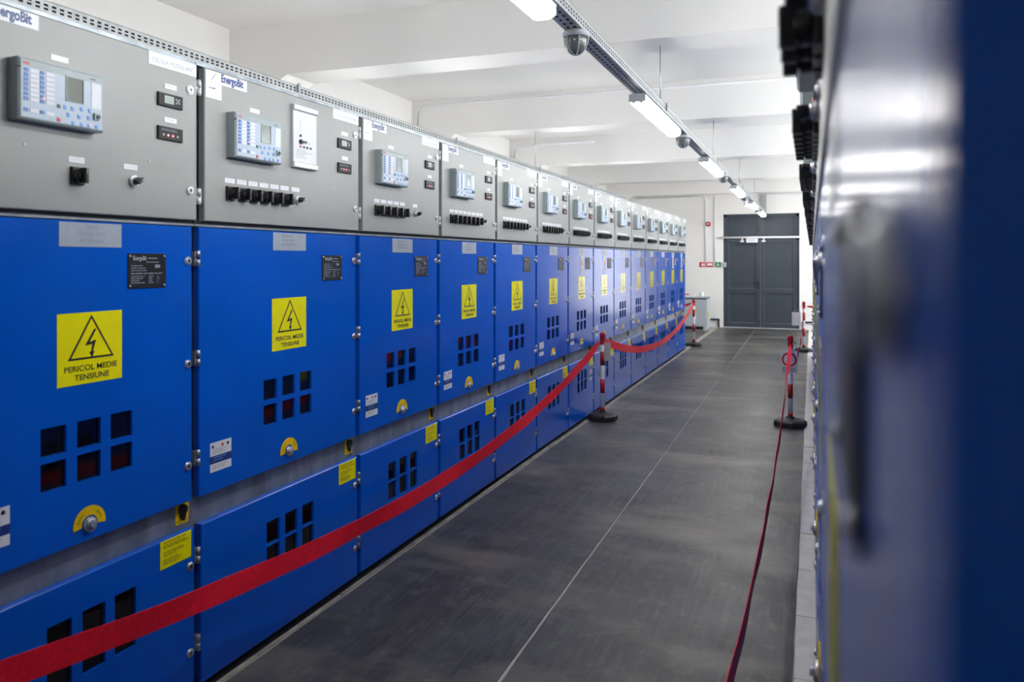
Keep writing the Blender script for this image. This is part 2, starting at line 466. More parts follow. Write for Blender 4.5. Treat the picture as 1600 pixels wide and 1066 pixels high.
def holed_panel(u0, u1, z0, z1, t, wf, holes, m, c=.003):
    """door leaf facing +x: front face at wf with square openings, folded edges of depth t"""
    def f(b):
        us = sorted({u0 + c, u1 - c, *[h[0] for h in holes], *[h[1] for h in holes]})
        zs = sorted({z0 + c, z1 - c, *[h[2] for h in holes], *[h[3] for h in holes]})
        for i in range(len(us) - 1):
            for j in range(len(zs) - 1):
                cu, cz = (us[i] + us[i + 1]) / 2, (zs[j] + zs[j + 1]) / 2
                if any(h[0] < cu < h[1] and h[2] < cz < h[3] for h in holes): continue
                b.poly([(wf, us[i], zs[j]), (wf, us[i + 1], zs[j]), (wf, us[i + 1], zs[j + 1]), (wf, us[i], zs[j + 1])], m)
        O = [(u0, z0), (u1, z0), (u1, z1), (u0, z1)]; I = [(u0 + c, z0 + c), (u1 - c, z0 + c), (u1 - c, z1 - c), (u0 + c, z1 - c)]
        for i in range(4):
            j = (i + 1) % 4
            b.poly([(wf - c, *O[i]), (wf - c, *O[j]), (wf, *I[j]), (wf, *I[i])], m)
            b.poly([(wf - t, *O[i]), (wf - t, *O[j]), (wf - c, *O[j]), (wf - c, *O[i])], m)
        b.poly([(wf - t, u0, z0), (wf - t, u0, z1), (wf - t, u1, z1), (wf - t, u1, z0)], DARK)
        for h in holes:
            Q = [(h[0], h[2]), (h[1], h[2]), (h[1], h[3]), (h[0], h[3])]
            for i in range(4):
                j = (i + 1) % 4
                b.poly([(wf - .014, *Q[j]), (wf - .014, *Q[i]), (wf, *Q[i]), (wf, *Q[j])], m)
    return f

def lock(b):
    b.cyl((0, 0, 0), 'x', .0150, .004, 18, CHROME, r1=.0142)
    b.cyl((.004, 0, 0), 'x', .0128, .0025, 18, CHROME, r1=.0105)
    b.cyl((.0065, 0, 0), 'x', .0078, .0004, 14, STEEL)
    b.cyl((.0069, 0, 0), 'x', .0068, .0004, 3, INK, a0=.5, smooth=False)
def hinge(m):
    def f(b):
        b.box(-.022, -.004, -.012, .004, -.024, .024, m)
        b.cyl((-.002, .0, -.027), 'z', .0075, .024, 10, m)
        b.cyl((-.002, .0, .003), 'z', .0075, .024, 10, m)
        b.box(-.02, 0, .003, .010, -.018, .018, m)
    return f
def switch_body(b):
    b.cbox(0, .010, -.020, .020, -.024, .024, .002, BLACK)
    b.cyl((.010, 0, 0), 'x', .020, .013, 14, BLACK)
    b.cyl((.023, 0, 0), 'x', .017, .004, 14, BLACK, r1=.013)
def switch_handle(b):
    b.cbox(.026, .042, -.006, .006, -.021, .021, .002, BLACK)
    b.box(.042, .0424, -.001, .001, .004, .020, INKG)
def key_body(b):
    b.cyl((0, 0, 0), 'x', .0165, .008, 18, CHROME)
    b.cyl((.008, 0, 0), 'x', .0150, .006, 18, CHROME, r1=.0125)
def key_handle(b):
    b.cyl((.014, 0, 0), 'x', .011, .008, 14, BLACK)
    b.cbox(.022, .034, -.012, .012, -.0045, .0045, .001, BLACK)
    b.box(.034, .0344, .003, .012, -.0012, .0012, STRIP)

def bolt(b, w, cu, cz, s, m):
    P = [(.10, .50), (-.26, -.06), (.02, -.03), (-.03, -.32), (-.10, -.31), (.02, -.52), (.12, -.27), (.05, -.28), (.19, .12), (-.08, .05), (.20, .50)]
    pts = [(w, cu + p * s, cz + q * s) for p, q in P]
    # split into simple convex-ish pieces
    for idx in ((0, 1, 9, 10), (1, 2, 8, 9), (2, 3, 7, 8), (4, 5, 6)):
        b.poly([pts[i] for i in idx], m)
        b.poly([pts[i] for i in reversed(idx)], m)

def sign_print(wd, ht):
    def f(b, w):
        # origin is the plate's lower left corner
        def tri(m, k):
            cx, cy = .505, .585
            P = [(.505, .965), (.15, .345), (.86, .345)]
            return [(w + (0.0003 if m is YEL else 0), (cx + (p - cx) * k) * wd, ((cy - .03) + (q - (cy - .03)) * k) * ht) for p, q in P]
        b.poly(tri(INK, 1.0), INK)
        b.poly(tri(YEL, .87), YEL)
        bolt(b, w + .0006, .505 * wd, .56 * ht, .40 * ht, INK)
        b.text('PERICOL MEDIE', w, .10 * wd, .185 * ht, .81 * wd, .082 * ht, INK, .016)
        b.text('TENSIUNE', w, .25 * wd, .06 * ht, .53 * wd, .082 * ht, INK, .016)
    return f

def nameplate(b):
    w, h = .144, .106
    b.cbox(0, .0025, 0, w, 0, h, .0008, BLACK)
    f = .0032
    b.text('EnergoBit', f, .018, .081, .050, .018, INKG, .03)
    lines(b, f, .074, .110, .087, .093, 1, INKG, 0)
    rr = random.Random(5)
    lines(b, f, .066, .118, .076, .081, 1, INKP, .1, rr)
    b.poly([(f, .100, .062), (f, .120, .062), (f, .120, .072), (f, .100, .072)], INKP)
    lines(b, f, .010, .090, .048, .070, 3, INKP, .5, rr, .35)
    lines(b, f, .010, .134, .040, .047, 1, INKP, .05, rr, .5)
    lines(b, f, .010, .066, .012, .038, 4, INKP, .4, rr, .4)
    lines(b, f, .076, .096, .012, .038, 4, INKP, .3, rr, .45)
    lines(b, f, .108, .128, .012, .038, 4, INKP, .7, rr, .3)
def screw(b):
    b.cyl((0, 0, 0), 'x', .0050, .003, 10, CHROME, r1=.0036)

def info_sticker(b):
    W_, H_ = .102, .100
    b.box(0, .0008, 0, W_, .064 - .010, H_, WHITEL)
    b.box(0, .0008, 0, W_, .028, .054, NAVY)
    b.box(0, .0008, 0, W_, 0, .028, WHITEL)
    f = .0014
    for u, m in ((.012, NAVY), (.058, KEYR), (.084, INK)):
        b.cyl((.0008, u, .086), 'x', .006, .0004, 8, m)
    rr = random.Random(9)
    lines(b, f, .010, .092, .058, .076, 3, INKG, .4, rr, .35)
    lines(b, f, .016, .080, .032, .050, 2, KEYL, .4, rr, .4)
    lines(b, f, .010, .092, .006, .022, 2, INKG, .3, rr, .35)

def arc_plate(b):
    n = 18; r0, r1 = .026, .052
    a0, a1 = math.radians(-8), math.radians(188)
    for i in range(n):
        p, q = a0 + (a1 - a0) * i / n, a0 + (a1 - a0) * (i + 1) / n
        P = [(r0, p), (r1, p), (r1, q), (r0, q)]
        T = [(.0025, r * math.cos(a), r * math.sin(a)) for r, a in P]
        b.poly(T, YELO)
        b.poly([(0, T[1][1], T[1][2]), (0, T[2][1], T[2][2]), T[2], T[1]], YELO)
        b.poly([(0, T[3][1], T[3][2]), (0, T[0][1], T[0][2]), T[0], T[3]], YELO)
        if i in (2, 3, 4, 5, 12, 13, 14, 15):
            m0, m1 = .036, .042
            b.poly([(.0031, r * math.cos(a), r * math.sin(a)) for r, a in ((m0, p + .02), (m1, p + .02), (m1, q - .04), (m0, q - .04))], INKO)
def arc_knob(b):
    b.cyl((0, 0, 0), 'x', .021, .008, 20, CHROME)
    b.cyl((.008, 0, 0), 'x', .018, .004, 20, STEEL, r1=.012)
    b.cyl((.012, 0, 0), 'x', .008, .006, 6, CHROME, smooth=False)

def instr_sticker(b):
    W_, H_ = .128, .088
    b.box(0, .0009, 0, W_, 0, H_, YEL)
    rr = random.Random(4); f = .0016
    lines(b, f, .012, .110, .076, .083, 1, INKO, .1, rr, .6)
    lines(b, f, .012, .118, .060, .074, 2, INKO, .2, rr, .5)
    lines(b, f, .012, .100, .034, .052, 3, INKO, .4, rr, .5)
    lines(b, f, .012, .106, .008, .028, 3, INKO, .4, rr, .5)

def interlock(b):
    b.box(0, .002, -.028, .028, 0, .072, YELO)
    b.cyl((.002, 0, .047), 'x', .017, .010, 14, BLACK)
    b.box(.002, .010, -.010, .010, .020, .045, BLACK)
    b.box(.002, .012, -.004, .004, .012, .03, BLACK)
    for s in (-1, 1): b.cyl((.002, s * .020, .010), 'x', .003, .002, 8, INKO)

def meter(kind):
    def f(b):
        b.cbox(0, .008, 0, .100, 0, .042, .002, BLACK)
        b.box(.008, .0083, .004, .096, .003, .039, DARK)
    return f
def meter_face(kind):
    def f(b):
        w = .0084
        if kind == 0:
            b.cbox(w, w + .001, .022, .060, .010, .034, .0004, INKG)
            b.box(w + .001, w + .0013, .026, .054, .014, .030, MGLASS)
            for u, z in ((.070, .028), (.082, .028), (.070, .016), (.082, .018), (.076, .022)): b.cyl((w, u, z), 'x', .003, .001, 8, INKG)
        else:
            for i in range(4): b.cyl((w, .018 + .019 * i, .015), 'x', .0036, .0015, 10, LEDR if i in (1, 2) else INKG)
            lines(b, w + .0004, .010, .085, .026, .034, 2, INKP, .2, random.Random(2), .3)
    return f

def relay_box(b):
    b.cbox(0, .040, 0, .250, 0, .157, .005, RELAY)
    b.box(.0400, .0404, .008, .243, .007, .134, RFACE)
    b.box(.0400, .0403, .008, .243, .136, .150, RELAY)
    b.box(.030, .0405, .0, .006, .130, .133, DARK)
def rq(b, a0, a1, b0, b1, m, w0=.0404, t=.001):
    b.box(w0, w0 + t, a0 * .25, a1 * .25, (1 - b1) * .157, (1 - b0) * .157, m)
NAVK = [(.51, .68), (.60, .68), (.71, .66), (.81, .66), (.55, .80), (.68, .80), (.80, .79), (.61, .93), (.71, .93), (.80, .93), (.90, .92)]
def relay_keys(b):
    for a, c in ((.075, 0), (.25, 1)):
        for i in list(range(7)) + [8.3]:
            rq(b, a - .024, a + .024, .165 + i * .078, .165 + i * .078 + .058, KEYB)
    for x, y in NAVK: rq(b, x - .017, x + .017, y - .033, y + .033, KEYL, t=.0014)
    rq(b, .42, .455, .655, .715, KEYG, t=.0016); rq(b, .42, .46, .88, .945, KEYR, t=.0016)
def relay_strips(b):
    for a in (.12, .295):
        for i in list(range(7)) + [8.3]:
            rq(b, a, a + .095, .165 + i * .078, .165 + i * .078 + .062, STRIP)
    rq(b, .835, .955, .15, .60, STRIP)
def relay_logo(b):
    b.text('ABB', .0408, .010, .139, .018, .008, REDI, .02)
    lines(b, .0408, .205, .225, .139, .144, 1, INK, 0)
def relay_screen(b):
    rq(b, .52, .735, .13, .57, RELAY, t=.002)
    rq(b, .53, .715, .15, .56, LCD, w0=.0424, t=.0003)
    rq(b, .715, .73, .15, .56, DARK, w0=.0424, t=.0004)
def relay_port(b):
    rq(b, .86, .925, .68, .80, RELAY, t=.006)
    b.cyl((.0464, .225, .040), 'x', .006, .003, 10, BLACK)
def relay_leds(b):
    rq(b, .258, .275, .59, .625, LEDR, w0=.0414, t=.0005); rq(b, .815, .83, .895, .925, LEDR, w0=.0418, t=.0005)

def mimic(b):
    b.cbox(0, .012, 0, .155, 0, .247, .002, BOXM)
    b.box(.012, .0125, .004, .151, .024, .222, STRIP)
def mimic_bar(b): b.cbox(.012, .020, 0, .155, 0, .022, .003, HGREY)
def mimic_controls(b):
    f = .0126
    b.cyl((f, .045, .128), 'x', .005, .004, 10, BLACK)
    b.cyl((f, .046, .104), 'x', .010, .005, 12, BLACK); b.cbox(f + .005, f + .012, .040, .075, .101, .108, .001, BLACK)
    b.cyl((f, .105, .103), 'x', .003, .003, 8, INKG)
    for i in range(4): b.cyl((f, .045 + .022 * i, .085), 'x', .0048, .003, 10, INK if i else KEYR)
    rr = random.Random(11)
    lines(b, f, .040, .054, .140, .185, 7, INKP, .2, rr, .3)
    lines(b, f, .020, .125, .035, .072, 5, INKG, .5, rr, .4)

ROW_L, ROW_R = 'left row of switchgear cabinets', 'right row of switchgear cabinets'
def cabinet(label, loc, rotz, W, nsw, group, detail=2, mimic_panel=False, extra=False, low_sticker=False, desc='CELULA MODUL', cell='', endpanel=False, relay_u=.110, single=None):
    c = thing('switchgear_cabinet', label, 'cabinet', loc, rotz, group)
    k = '%.3f' % W
    def body(b):
        b.box(-1.30, -.034, -.0275, W - .0285, .0, 2.088, GALV); b.box(-1.30, -.034, -.0275, W - .0285, 2.088, 2.092, HGREY)  # unseen pale top sheet added to bounce lamp light to the ceiling
        b.box(-.034, -.006, -.026, W - .030, 2.0875, 2.098, GALV)
        b.box(-.034, -.010, -.026, W - .030, 1.5515, 1.5585, GALV)
        b.box(-.034, -.016, -.026, W - .030, 1.5590, 1.5695, DARK)
        b.box(-.034, -.028, -.026, W - .030, 0, .03, DARK)
    obj('body', ('body', k), body, c)
    # ---- grey control door
    d = obj('control_door', ('cd', k), holed_panel(.006, W - .029, 1.570, 2.085, .025, 0, [], GREY), c)
    def brand(b, w):
        b.text('EnergoBit', w, .082, 2.0435, .110, .037, NAVY, .035)
        b.poly([(w, .034, 2.050), (w, .038, 2.050), (w, .058, 2.076), (w, .054, 2.076)], INKP)
    obj('brand_plate', ('brand', 0), plate(.010, .212, 2.042, 2.082, .0005, .001, WHITEL, brand), d)
    def b2(b, w):
        b.text('EnergoBit', w, .025, 2.020, .030, .006, INK, .02)
        lines(b, w, .016, .074, 1.996, 2.014, 2, STRIP, .3)
    obj('small_label', ('brand2', 0), plate(.010, .085, 1.988, 2.0415, .0005, .0008, WHITEL, b2), d)
    obj('designation_label', ('cel', k, desc), plate(W - .228, W - .032, 2.043, 2.0845, .0005, .001, WHITEL,
        lambda b, w: b.text(desc, w, W - .215, 2.054, .170, .014, INKG, 0)), d)
    for z in (1.996, 1.667): obj('door_lock', 'lock', lock, d, (0, W - .061, z))
    for z in (2.012, 1.650): obj('hinge', 'hinge_g', hinge(HGREY), d, (-.004, -.014, z))
    def rivet(b): b.cyl((0, 0, 0), 'x', .0050, .0018, 8, STRIP, r1=.003)
    for u, z in ((.174, 1.739), (W - .225, 1.743)): obj('rivet', 'rivet', rivet, d, (0, u, z))
    # ---- meters
    for i, (z, tz) in enumerate(((1.922, 1.980), (1.817, 1.874))):
        mtr = obj('panel_meter', ('meter', i), meter(i), c, (.0005, W - .196, z))
        if detail: obj('meter_face', ('mface', i), meter_face(i), mtr)
        obj('label_tag', 'tag_s', lambda b: plate(0, .050, 0, .016, .0005, .001, WHITEL, lambda b, w: lines(b, w, .008, .042, .006, .010, 1, INKG, .2))(b), d, (0, W - .166, tz))
    # ---- protection relay
    r = obj('protection_relay', 'relay', relay_box, c, (0, relay_u, 1.797))
    if detail:
        obj('screen', 'relay_scr', relay_screen, r)
        if detail > 1:
            obj('communication_port', 'relay_port', relay_port, r)
            obj('maker_mark', 'relay_logo', relay_logo, r)
            obj('status_light', 'relay_led', relay_leds, r)
        if detail > 2:
            for a in (.12, .295):
                for i in list(range(7)) + [8.3]:
                    obj('indicator_strip', 'rl_strip', lambda b: b.box(.0404, .0414, 0, .024, 0, .0098, STRIP), r, (0, a * .25, (1 - (.165 + i * .078 + .062)) * .157))
            for a in (.075, .25):
                for i in list(range(7)) + [8.3]:
                    obj('key', 'rl_key', lambda b: b.box(.0404, .0416, 0, .012, 0, .0091, KEYB), r, (0, (a - .024) * .25, (1 - (.165 + i * .078 + .058)) * .157))
            for x, y in NAVK: obj('key', 'rl_nav', lambda b: b.cbox(.0404, .042, 0, .0085, 0, .0103, .0006, KEYL), r, (0, (x - .017) * .25, (1 - y - .033) * .157))
            obj('key', 'rl_green', lambda b: b.cbox(.0404, .042, 0, .0095, 0, .0095, .0006, KEYG), r, (0, .42 * .25, (1 - .715) * .157))
            obj('key', 'rl_red', lambda b: b.cbox(.0404, .042, 0, .0100, 0, .0102, .0006, KEYR), r, (0, .42 * .25, (1 - .945) * .157))
            obj('paper_strip', 'rl_paper', lambda b: rq(b, .835, .955, .15, .60, STRIP), r)
        else:
            o = obj('keypad', 'relay_keys', relay_keys, r); o['kind'] = 'stuff'
            o = obj('indicator_strips', 'relay_strips', relay_strips, r); o['kind'] = 'stuff'
    obj('label_tag', 'tag_m', lambda b: plate(0, .052, 0, .0155, .0005, .001, WHITEL, lambda b, w: lines(b, w, .008, .044, .006, .010, 1, STRIP, .2))(b), d, (0, relay_u + .118, 1.976))
    # ---- selector switches
    pos = single or [.125 + .060 * i for i in range(nsw)]
    kp = .515 if single else (pos[-1] + (.077 if nsw < 7 else .066))
    if nsw == 5: kp = .505
    for u in pos:
        s = obj('selector_switch', 'sw_body', switch_body, c, (.0005, u, 1.672))
        obj('switch_handle', 'sw_handle', switch_handle, s)
    s = obj('key_switch', 'key_body', key_body, c, (.0005, kp, 1.676))
    if detail: obj('switch_handle', 'key_handle', key_handle, s, rot=(.5, 0, 0))
    for u in pos + [kp - .010]:
        obj('label_tag', 'tag_w', lambda b: plate(0, .050, 0, .017, .0005, .001, WHITEL, lambda b, w: lines(b, w, .008, .044, .004, .013, 2, STRIP, .3, None, .4))(b), d, (0, u - .025, 1.708))
    if mimic_panel:
        m = obj('mimic_panel', 'mimic', mimic, c, (0, .462, 1.803))
        for z in (0, .225): obj('cover_bar', 'mimic_bar', mimic_bar, m, (0, 0, z))
        o = obj('controls', 'mimic_ctl', mimic_controls, m)
    # ---- blue upper door
    B = -.003
    cw = W / 2 - .033
    hu = [cw - .147, cw - .038, cw + .071]
    holes = [(u, u + .076, z, z + .076) for u in hu for z in (.820, .914)]
    ud = obj('upper_door', ('ud', k), holed_panel(-.016, W - .048, .648, 1.548, .025, B, holes, BLUE), c)
    for h in holes:
        obj('window_pane', 'pane_u', lambda b: b.box(-.012, -.010, -.001, .077, -.001, .077, PANE), ud, (B, h[0], h[2]))
    cc = W / 2 - .026
    obj('cell_label', ('cell', cell), lambda b: (b.box(.0004, .0012, -.101, .101, 0, .068, CLEARL),
        [b.text(t, .0018, -wd / 2, z, wd, .010, INKP, 0) for t, wd, z in cell] if cell else lines(b, .0018, -.05, .05, .012, .060, 3, INKP, .4, random.Random(6), .5)), ud, (B, cc, 1.476))
    np_ = obj('name_plate', 'nameplate', nameplate, ud, (B + .0004, W - .303, 1.353))
    sg = obj('warning_sign', 'sign', lambda b: plate(0, .210, 0, .200, .0004, .0008, YEL, sign_print(.210, .200))(b), ud, (B, W / 2 - .028 - .105, 1.092))
    obj('info_sticker', 'info', info_sticker, ud, (B + .0004, .034, .716))
    obj('dial_plate', 'arc', arc_plate, ud, (B + .0004, W / 2 - .033, .694))
    obj('dial_lock', 'arck', arc_knob, ud, (B + .0004, W / 2 - .033, .694))
    if detail:
        for u, z in ((.007, .008), (.137, .008), (.007, .098), (.137, .098)): 
            obj('screw', 'screw', screw, ud, (B + .0029, W - .303 + u, 1.353 + z))
    for z in (1.436, 1.099, .765): obj('door_lock', 'lock', lock, ud, (B, W - .066, z))
    for z in (1.444, 1.112, .780): obj('hinge', 'hinge_b', hinge(STEEL), ud, (B - .004, -.0145, z))
    if extra:
        def ex(b):
            b.box(0, .0008, 0, .095, 0, .165, WHITEL)
            b.poly([(.0014, .012, .075), (.0014, .083, .075), (.0014, .0475, .155)], ORANGE)
            lines(b, .0014, .012, .083, .015, .065, 4, INKG, .3)
        obj('paper_notice', 'extra', ex, ud, (B + .0004, W / 2 - .07, 1.312))
    # ---- lower door
    lw = W / 2 - .017
    hu = [lw - .145, lw - .037, lw + .070]
    holes = [(u, u + .075, z, z + .086) for u in hu for z in (.276, .369)]
    ld = obj('lower_door', ('ld', k), holed_panel(-.006, W - .035, .022, .556, .027, B, holes, BLUE), c)
    for h in holes:
        obj('window_pane', 'pane_l', lambda b: b.box(-.012, -.010, -.001, .076, -.001, .087, PANE), ld, (B, h[0], h[2]))
    obj('instruction_sticker', 'instr', instr_sticker, ld, (B + .0004, W - .180, .466))
    for z in (.434, .150): obj('door_lock', 'lock', lock, ld, (B, W - .057, z))
    for z in (.455, .165): obj('hinge', 'hinge_b', hinge(STEEL), ld, (B - .004, -.0145, z))
    if low_sticker: obj('info_sticker', 'info', info_sticker, ld, (B + .0004, W - .180, .330))
    obj('interlock_plate', 'interlock', interlock, c, (-.034, W - .060, .572))
    if endpanel:
        obj('end_panel', None, lambda b: (b.box(-.033, B, W - .0465, W - .0225, 0, 2.098, BLUE), b.box(-1.30, -.033, W - .0275, W - .0225, 0, 2.098, BLUE)), c)
    return c

D = 1.897
W0 = .8
Y2 = 2.0186
CELL1 = (('Q04', .036, .050), ('CELULA 20kV', .094, .032), ('REZERVA 2', .074, .012))
CELL2 = ''
num = ['first', 'second', 'third', 'fourth', 'fifth', 'sixth', 'seventh', 'eighth', 'ninth', 'tenth', 'eleventh', 'twelfth', 'thirteenth', 'fourteenth', 'fifteenth']
cabinet('left row cabinet nearest the camera, with a single black selector switch', (-D, Y2 - W0, 0), 0, W0, 1, ROW_L, 3,
        desc='CELULA MODUL4MC', cell=CELL1, relay_u=.129, single=[.324])
cabinet('wider second cabinet of the left row with a white mimic panel beside the relay', (-D, Y2, 0), 0, .975, 6, ROW_L, 3, mimic_panel=True,
        desc='CELULA MODUL4MC', cell=CELL2)
for i in range(2, 14):
    y = Y2 + .975 + (i - 2) * W0
    nsw = 5 if i == 2 else 7
    lab = {2: 'third cabinet of the left row with five black selector switches, beside the wider one',
           6: 'seventh cabinet of the left row, orange triangle notice, sticker on its lower door',
           7: 'eighth cabinet of the left row behind the striped post, orange triangle notice on its door',
           12: 'thirteenth cabinet of the left row, second last, with a paper notice under its label',
           13: 'last cabinet at the far end of the left row, paper notice on its door'}.get(
        i, '%s blue and grey cabinet from the camera in the left row' % num[i])
    cabinet(lab, (-D, y, 0), 0, W0, nsw, ROW_L, 3 if i == 2 else (2 if i < 7 else 1), extra=i in (6, 7, 12, 13), low_sticker=(i == 6),
            desc='CELULA MODUL4MC', cell=CELL2)
YR = .085
XRF = .0115
cabinet('blurred blue cabinet nearest the camera at the right edge', (XRF, YR + .975, 0), math.pi, .975, 3, ROW_R, 2,
        desc='CELULA MODUL4MC', cell=CELL2, endpanel=True)
for i in range(1, 15):
    cabinet('blue and grey %s cabinet from the camera in the right row, seen edge-on' % num[i], (XRF, YR + .975 + i * W0, 0), math.pi, W0, 7, ROW_R, 0 if i > 3 else 1,
            desc='CELULA MODUL4MC', cell=CELL2)

# ------------------------------------------------------------------ cable trays with lamps
def tray(x0, x1, y0, y1, z0, z1, slots=True):
    def f(b):
        p, l = .034, .0185
        n = int((y1 - y0) / p)
        rows = [z0 + .013, z0 + .028]; h = .0085
        zs = [z0, rows[0], rows[0] + h, rows[1], rows[1] + h, z1]
        for j in range(5):
            za, zb = zs[j], zs[j + 1]
            if j in (1, 3):
                for i in range(n):
                    ya = y0 + i * p
                    b.poly([(x1, ya + l, za), (x1, ya + p, za), (x1, ya + p, zb), (x1, ya + l, zb)], TRAYM)
            else:
                b.poly([(x1, y0, za), (x1, y0 + n * p, za), (x1, y0 + n * p, zb), (x1, y0, zb)], TRAYM)
        # bottom with slots, far side
        q = .05; nb = int((y1 - y0) / q); xs = [x0, x0 + .018, x0 + .030, x1 - .030, x1 - .018, x1]
        for j in range(5):
            if j in (1, 3):
                for i in range(nb):
                    ya = y0 + i * q
                    b.poly([(xs[j], ya + .025, z0), (xs[j], ya + q, z0), (xs[j + 1], ya + q, z0), (xs[j + 1], ya + .025, z0)], TRAYM)
            else:
                b.poly([(xs[j], y0, z0), (xs[j], y0 + nb * q, z0), (xs[j + 1], y0 + nb * q, z0), (xs[j + 1], y0, z0)], TRAYM)
        b.poly([(x0, y0, z0), (x0, y1, z0), (x0, y1, z1), (x0, y0, z1)], TRAYM)
        for x, s in ((x0, 1), (x1, -1)): b.box(min(x, x + s * .008), max(x, x + s * .008), y0, y1, z1 - .002, z1, TRAYM)
    return f
ZT0, ZT1 = 2.391, 2.442
def cables_and_shade(x0, x1, y0, y1):
    def f(b):
        for i in range(4):
            b.box(x0 + .006 + i * .017, x0 + .018 + i * .017, y0, y1, ZT0 + .004, ZT0 + .016 + .004 * (i % 2), DARK)
        b.box(x1 - .008, x1 - .006, y0, y1, ZT0 + .004, ZT1 - .008, DARK)  # dark sheet behind the slots stands for the shaded tray inside
    return f
LAMPX = [('aisle', -.915, -2.9, 16.6), ('left', -2.791, -2.9, 12.1), ('right', .95, -2.9, 12.1)]  # right tray and its lamps are unseen, added to light the ceiling
def clamp(b):
    b.box(-.042, .042, -.006, .006, .0, .004, STEEL)
    for s in (-1, 1): b.box(s * .044 - .003, s * .044 + .003, -.010, .010, -.040, .012, STEEL)
def lamp_housing(b):
    b.cbox(0, .001, 0, .001, 0, .001, .0002, LAMPH)
def build_lamp(label, x, y, L=1.25):
    t = thing('tube_lamp', label, 'lamp', (x, y, ZT0 - .001), 0, 'tube lamps under the cable trays')
    def hous(b):
        P = [(-.047, -.026), (-.049, -.021), (-.030, -.014), (.030, -.014), (.049, -.021), (.047, -.026)]
        n = len(P)
        for i in range(n):
            j = (i + 1) % n
            b.poly([(P[i][0], 0, P[i][1]), (P[i][0], L, P[i][1]), (P[j][0], L, P[j][1]), (P[j][0], 0, P[j][1])], LAMPH)
        b.poly([(p, 0, q) for p, q in P], LAMPH); b.poly([(p, L, q) for p, q in reversed(P)], LAMPH)
    obj('housing', 'lamp_house', hous, t)
    def dif(b):
        a = .012
        P = [(-.046, -.027), (-.048, -.050), (-.039, -.066), (-.022, -.073), (.022, -.073), (.039, -.066), (.048, -.050), (.046, -.027)]
        n = len(P)
        for i in range(n):
            j = (i + 1) % n
            b.poly([(P[i][0], a, P[i][1]), (P[j][0], a, P[j][1]), (P[j][0], L - a, P[j][1]), (P[i][0], L - a, P[i][1])], DIFF)
        b.poly([(p, a, q) for p, q in P], DIFF); b.poly([(p, L - a, q) for p, q in reversed(P)], DIFF)
    obj('diffuser', 'lamp_diff', dif, t)
    def cap(b):
        for s in (-1, 1):
            b.cyl((s * .021, -.002, -.055), 'y', .013, .012, 12, LAMPH)
        b.box(-.047, .047, .0, .012, -.060, -.026, LAMPH)
    obj('end_cap', 'lamp_cap', cap, t); obj('end_cap', 'lamp_cap', cap, t, (0, L, 0), (0, 0, math.pi))
    def brk(b):
        b.box(-.018, .018, -.012, .012, -.016, .0, STEEL); b.cyl((0, 0, -.022), 'z', .006, .020, 8, STEEL)
    for yy in (.12, L - .12): obj('bracket', 'lamp_brk', brk, t, (0, yy, 0))
    return t
def build_dome(label, x, y):
    t = thing('bulkhead_lamp', label, 'lamp', (x, y, ZT0), 0, 'unlit dome lamps under the cable trays')
    obj('mounting_ring', 'dome_ring', lambda b: b.lathe((0, 0, 0), [(.050, 0), (.056, -.006), (.056, -.022), (.050, -.026)][::-1], 20, LAMPH), t)
    obj('dome', 'dome_glass', lambda b: b.lathe((0, 0, 0), [(.004, -.096), (.022, -.092), (.036, -.080), (.044, -.062), (.048, -.040), (.049, -.026)], 20, GLASSD), t)
    def ribs(b):
        for s in range(3):
            a = s * math.pi / 3
            pts = []
            for q in range(13):
                th = math.pi * q / 12
                pts.append((.052 * math.cos(th) * math.cos(a), .052 * math.cos(th) * math.sin(a), -.026 - .073 * math.sin(th)))
            b.tube(pts, .0028, LAMPH, 6)
    obj('guard', 'dome_guard', ribs, t)
for nm, x, ya, yb_ in LAMPX:
    where = {'aisle': 'above the aisle', 'left': 'behind the left cabinet row', 'right': 'unseen behind the right row'}[nm]
    t = thing('cable_tray', 'galvanised slotted cable tray hung %s' % where, 'cable tray', (0, 0, 0), 0, None)
    obj('tray', None, tray(x - .038, x + .038, ya, yb_, ZT0, ZT1), t)
    o = obj('cables_and_shade', None, cables_and_shade(x - .038, x + .038, ya, yb_), t)
    for i, (a, c) in enumerate(BEAMS):
        y = (a + c) / 2 + (x + .1) * SKEW
        if y > yb_ - .1: continue
        if nm == 'left' and i not in (3, 5): continue
        obj('hanger_rod', 'rod', lambda b: b.cyl((0, 0, ZT1), 'z', .004, ZS - ZT1, 8, STEEL), t, (x, y, 0))
        if nm != 'left': obj('clamp', 'clamp', clamp, t, (x, y, ZT1))
    if nm == 'left':
        for y in (1.55, 3.67, 5.78, 7.9, 10.0): obj('clamp', 'clamp', clamp, t, (x, y, ZT1))
    starts = [1.42 + 2.86 * i for i in range(6)]
    for i, y in enumerate(starts):
        if y + 1.25 > yb_: y = 15.2
        if y + 1.25 > yb_ : continue
        build_lamp('%s lit tube lamp from the camera under the tray %s' % (num[i], where), x, y)
        if y + 1.62 < yb_: build_dome('%s grey domed lamp from the camera under the tray %s' % (num[i], where), x, y + 1.66)
tag(obj('vertical_tray', None, lambda b: b.box(-.99, -.88, YB - .04, YB - .003, 2.40, 2.80, TRAYM)), 'grey vertical tray on the end wall where the aisle tray ends', 'cable tray')
tag(obj('junction_box', None, lambda b: (b.cbox(0, .03, -.06, .06, -.06, .06, .004, BOXM), b.cyl((-.02, 0, 0), 'x', .02, .02, 10, BOXM))), 'small grey junction box beside the aisle tray near the end wall', 'box').location = (-1.02, 13.2, 2.37)

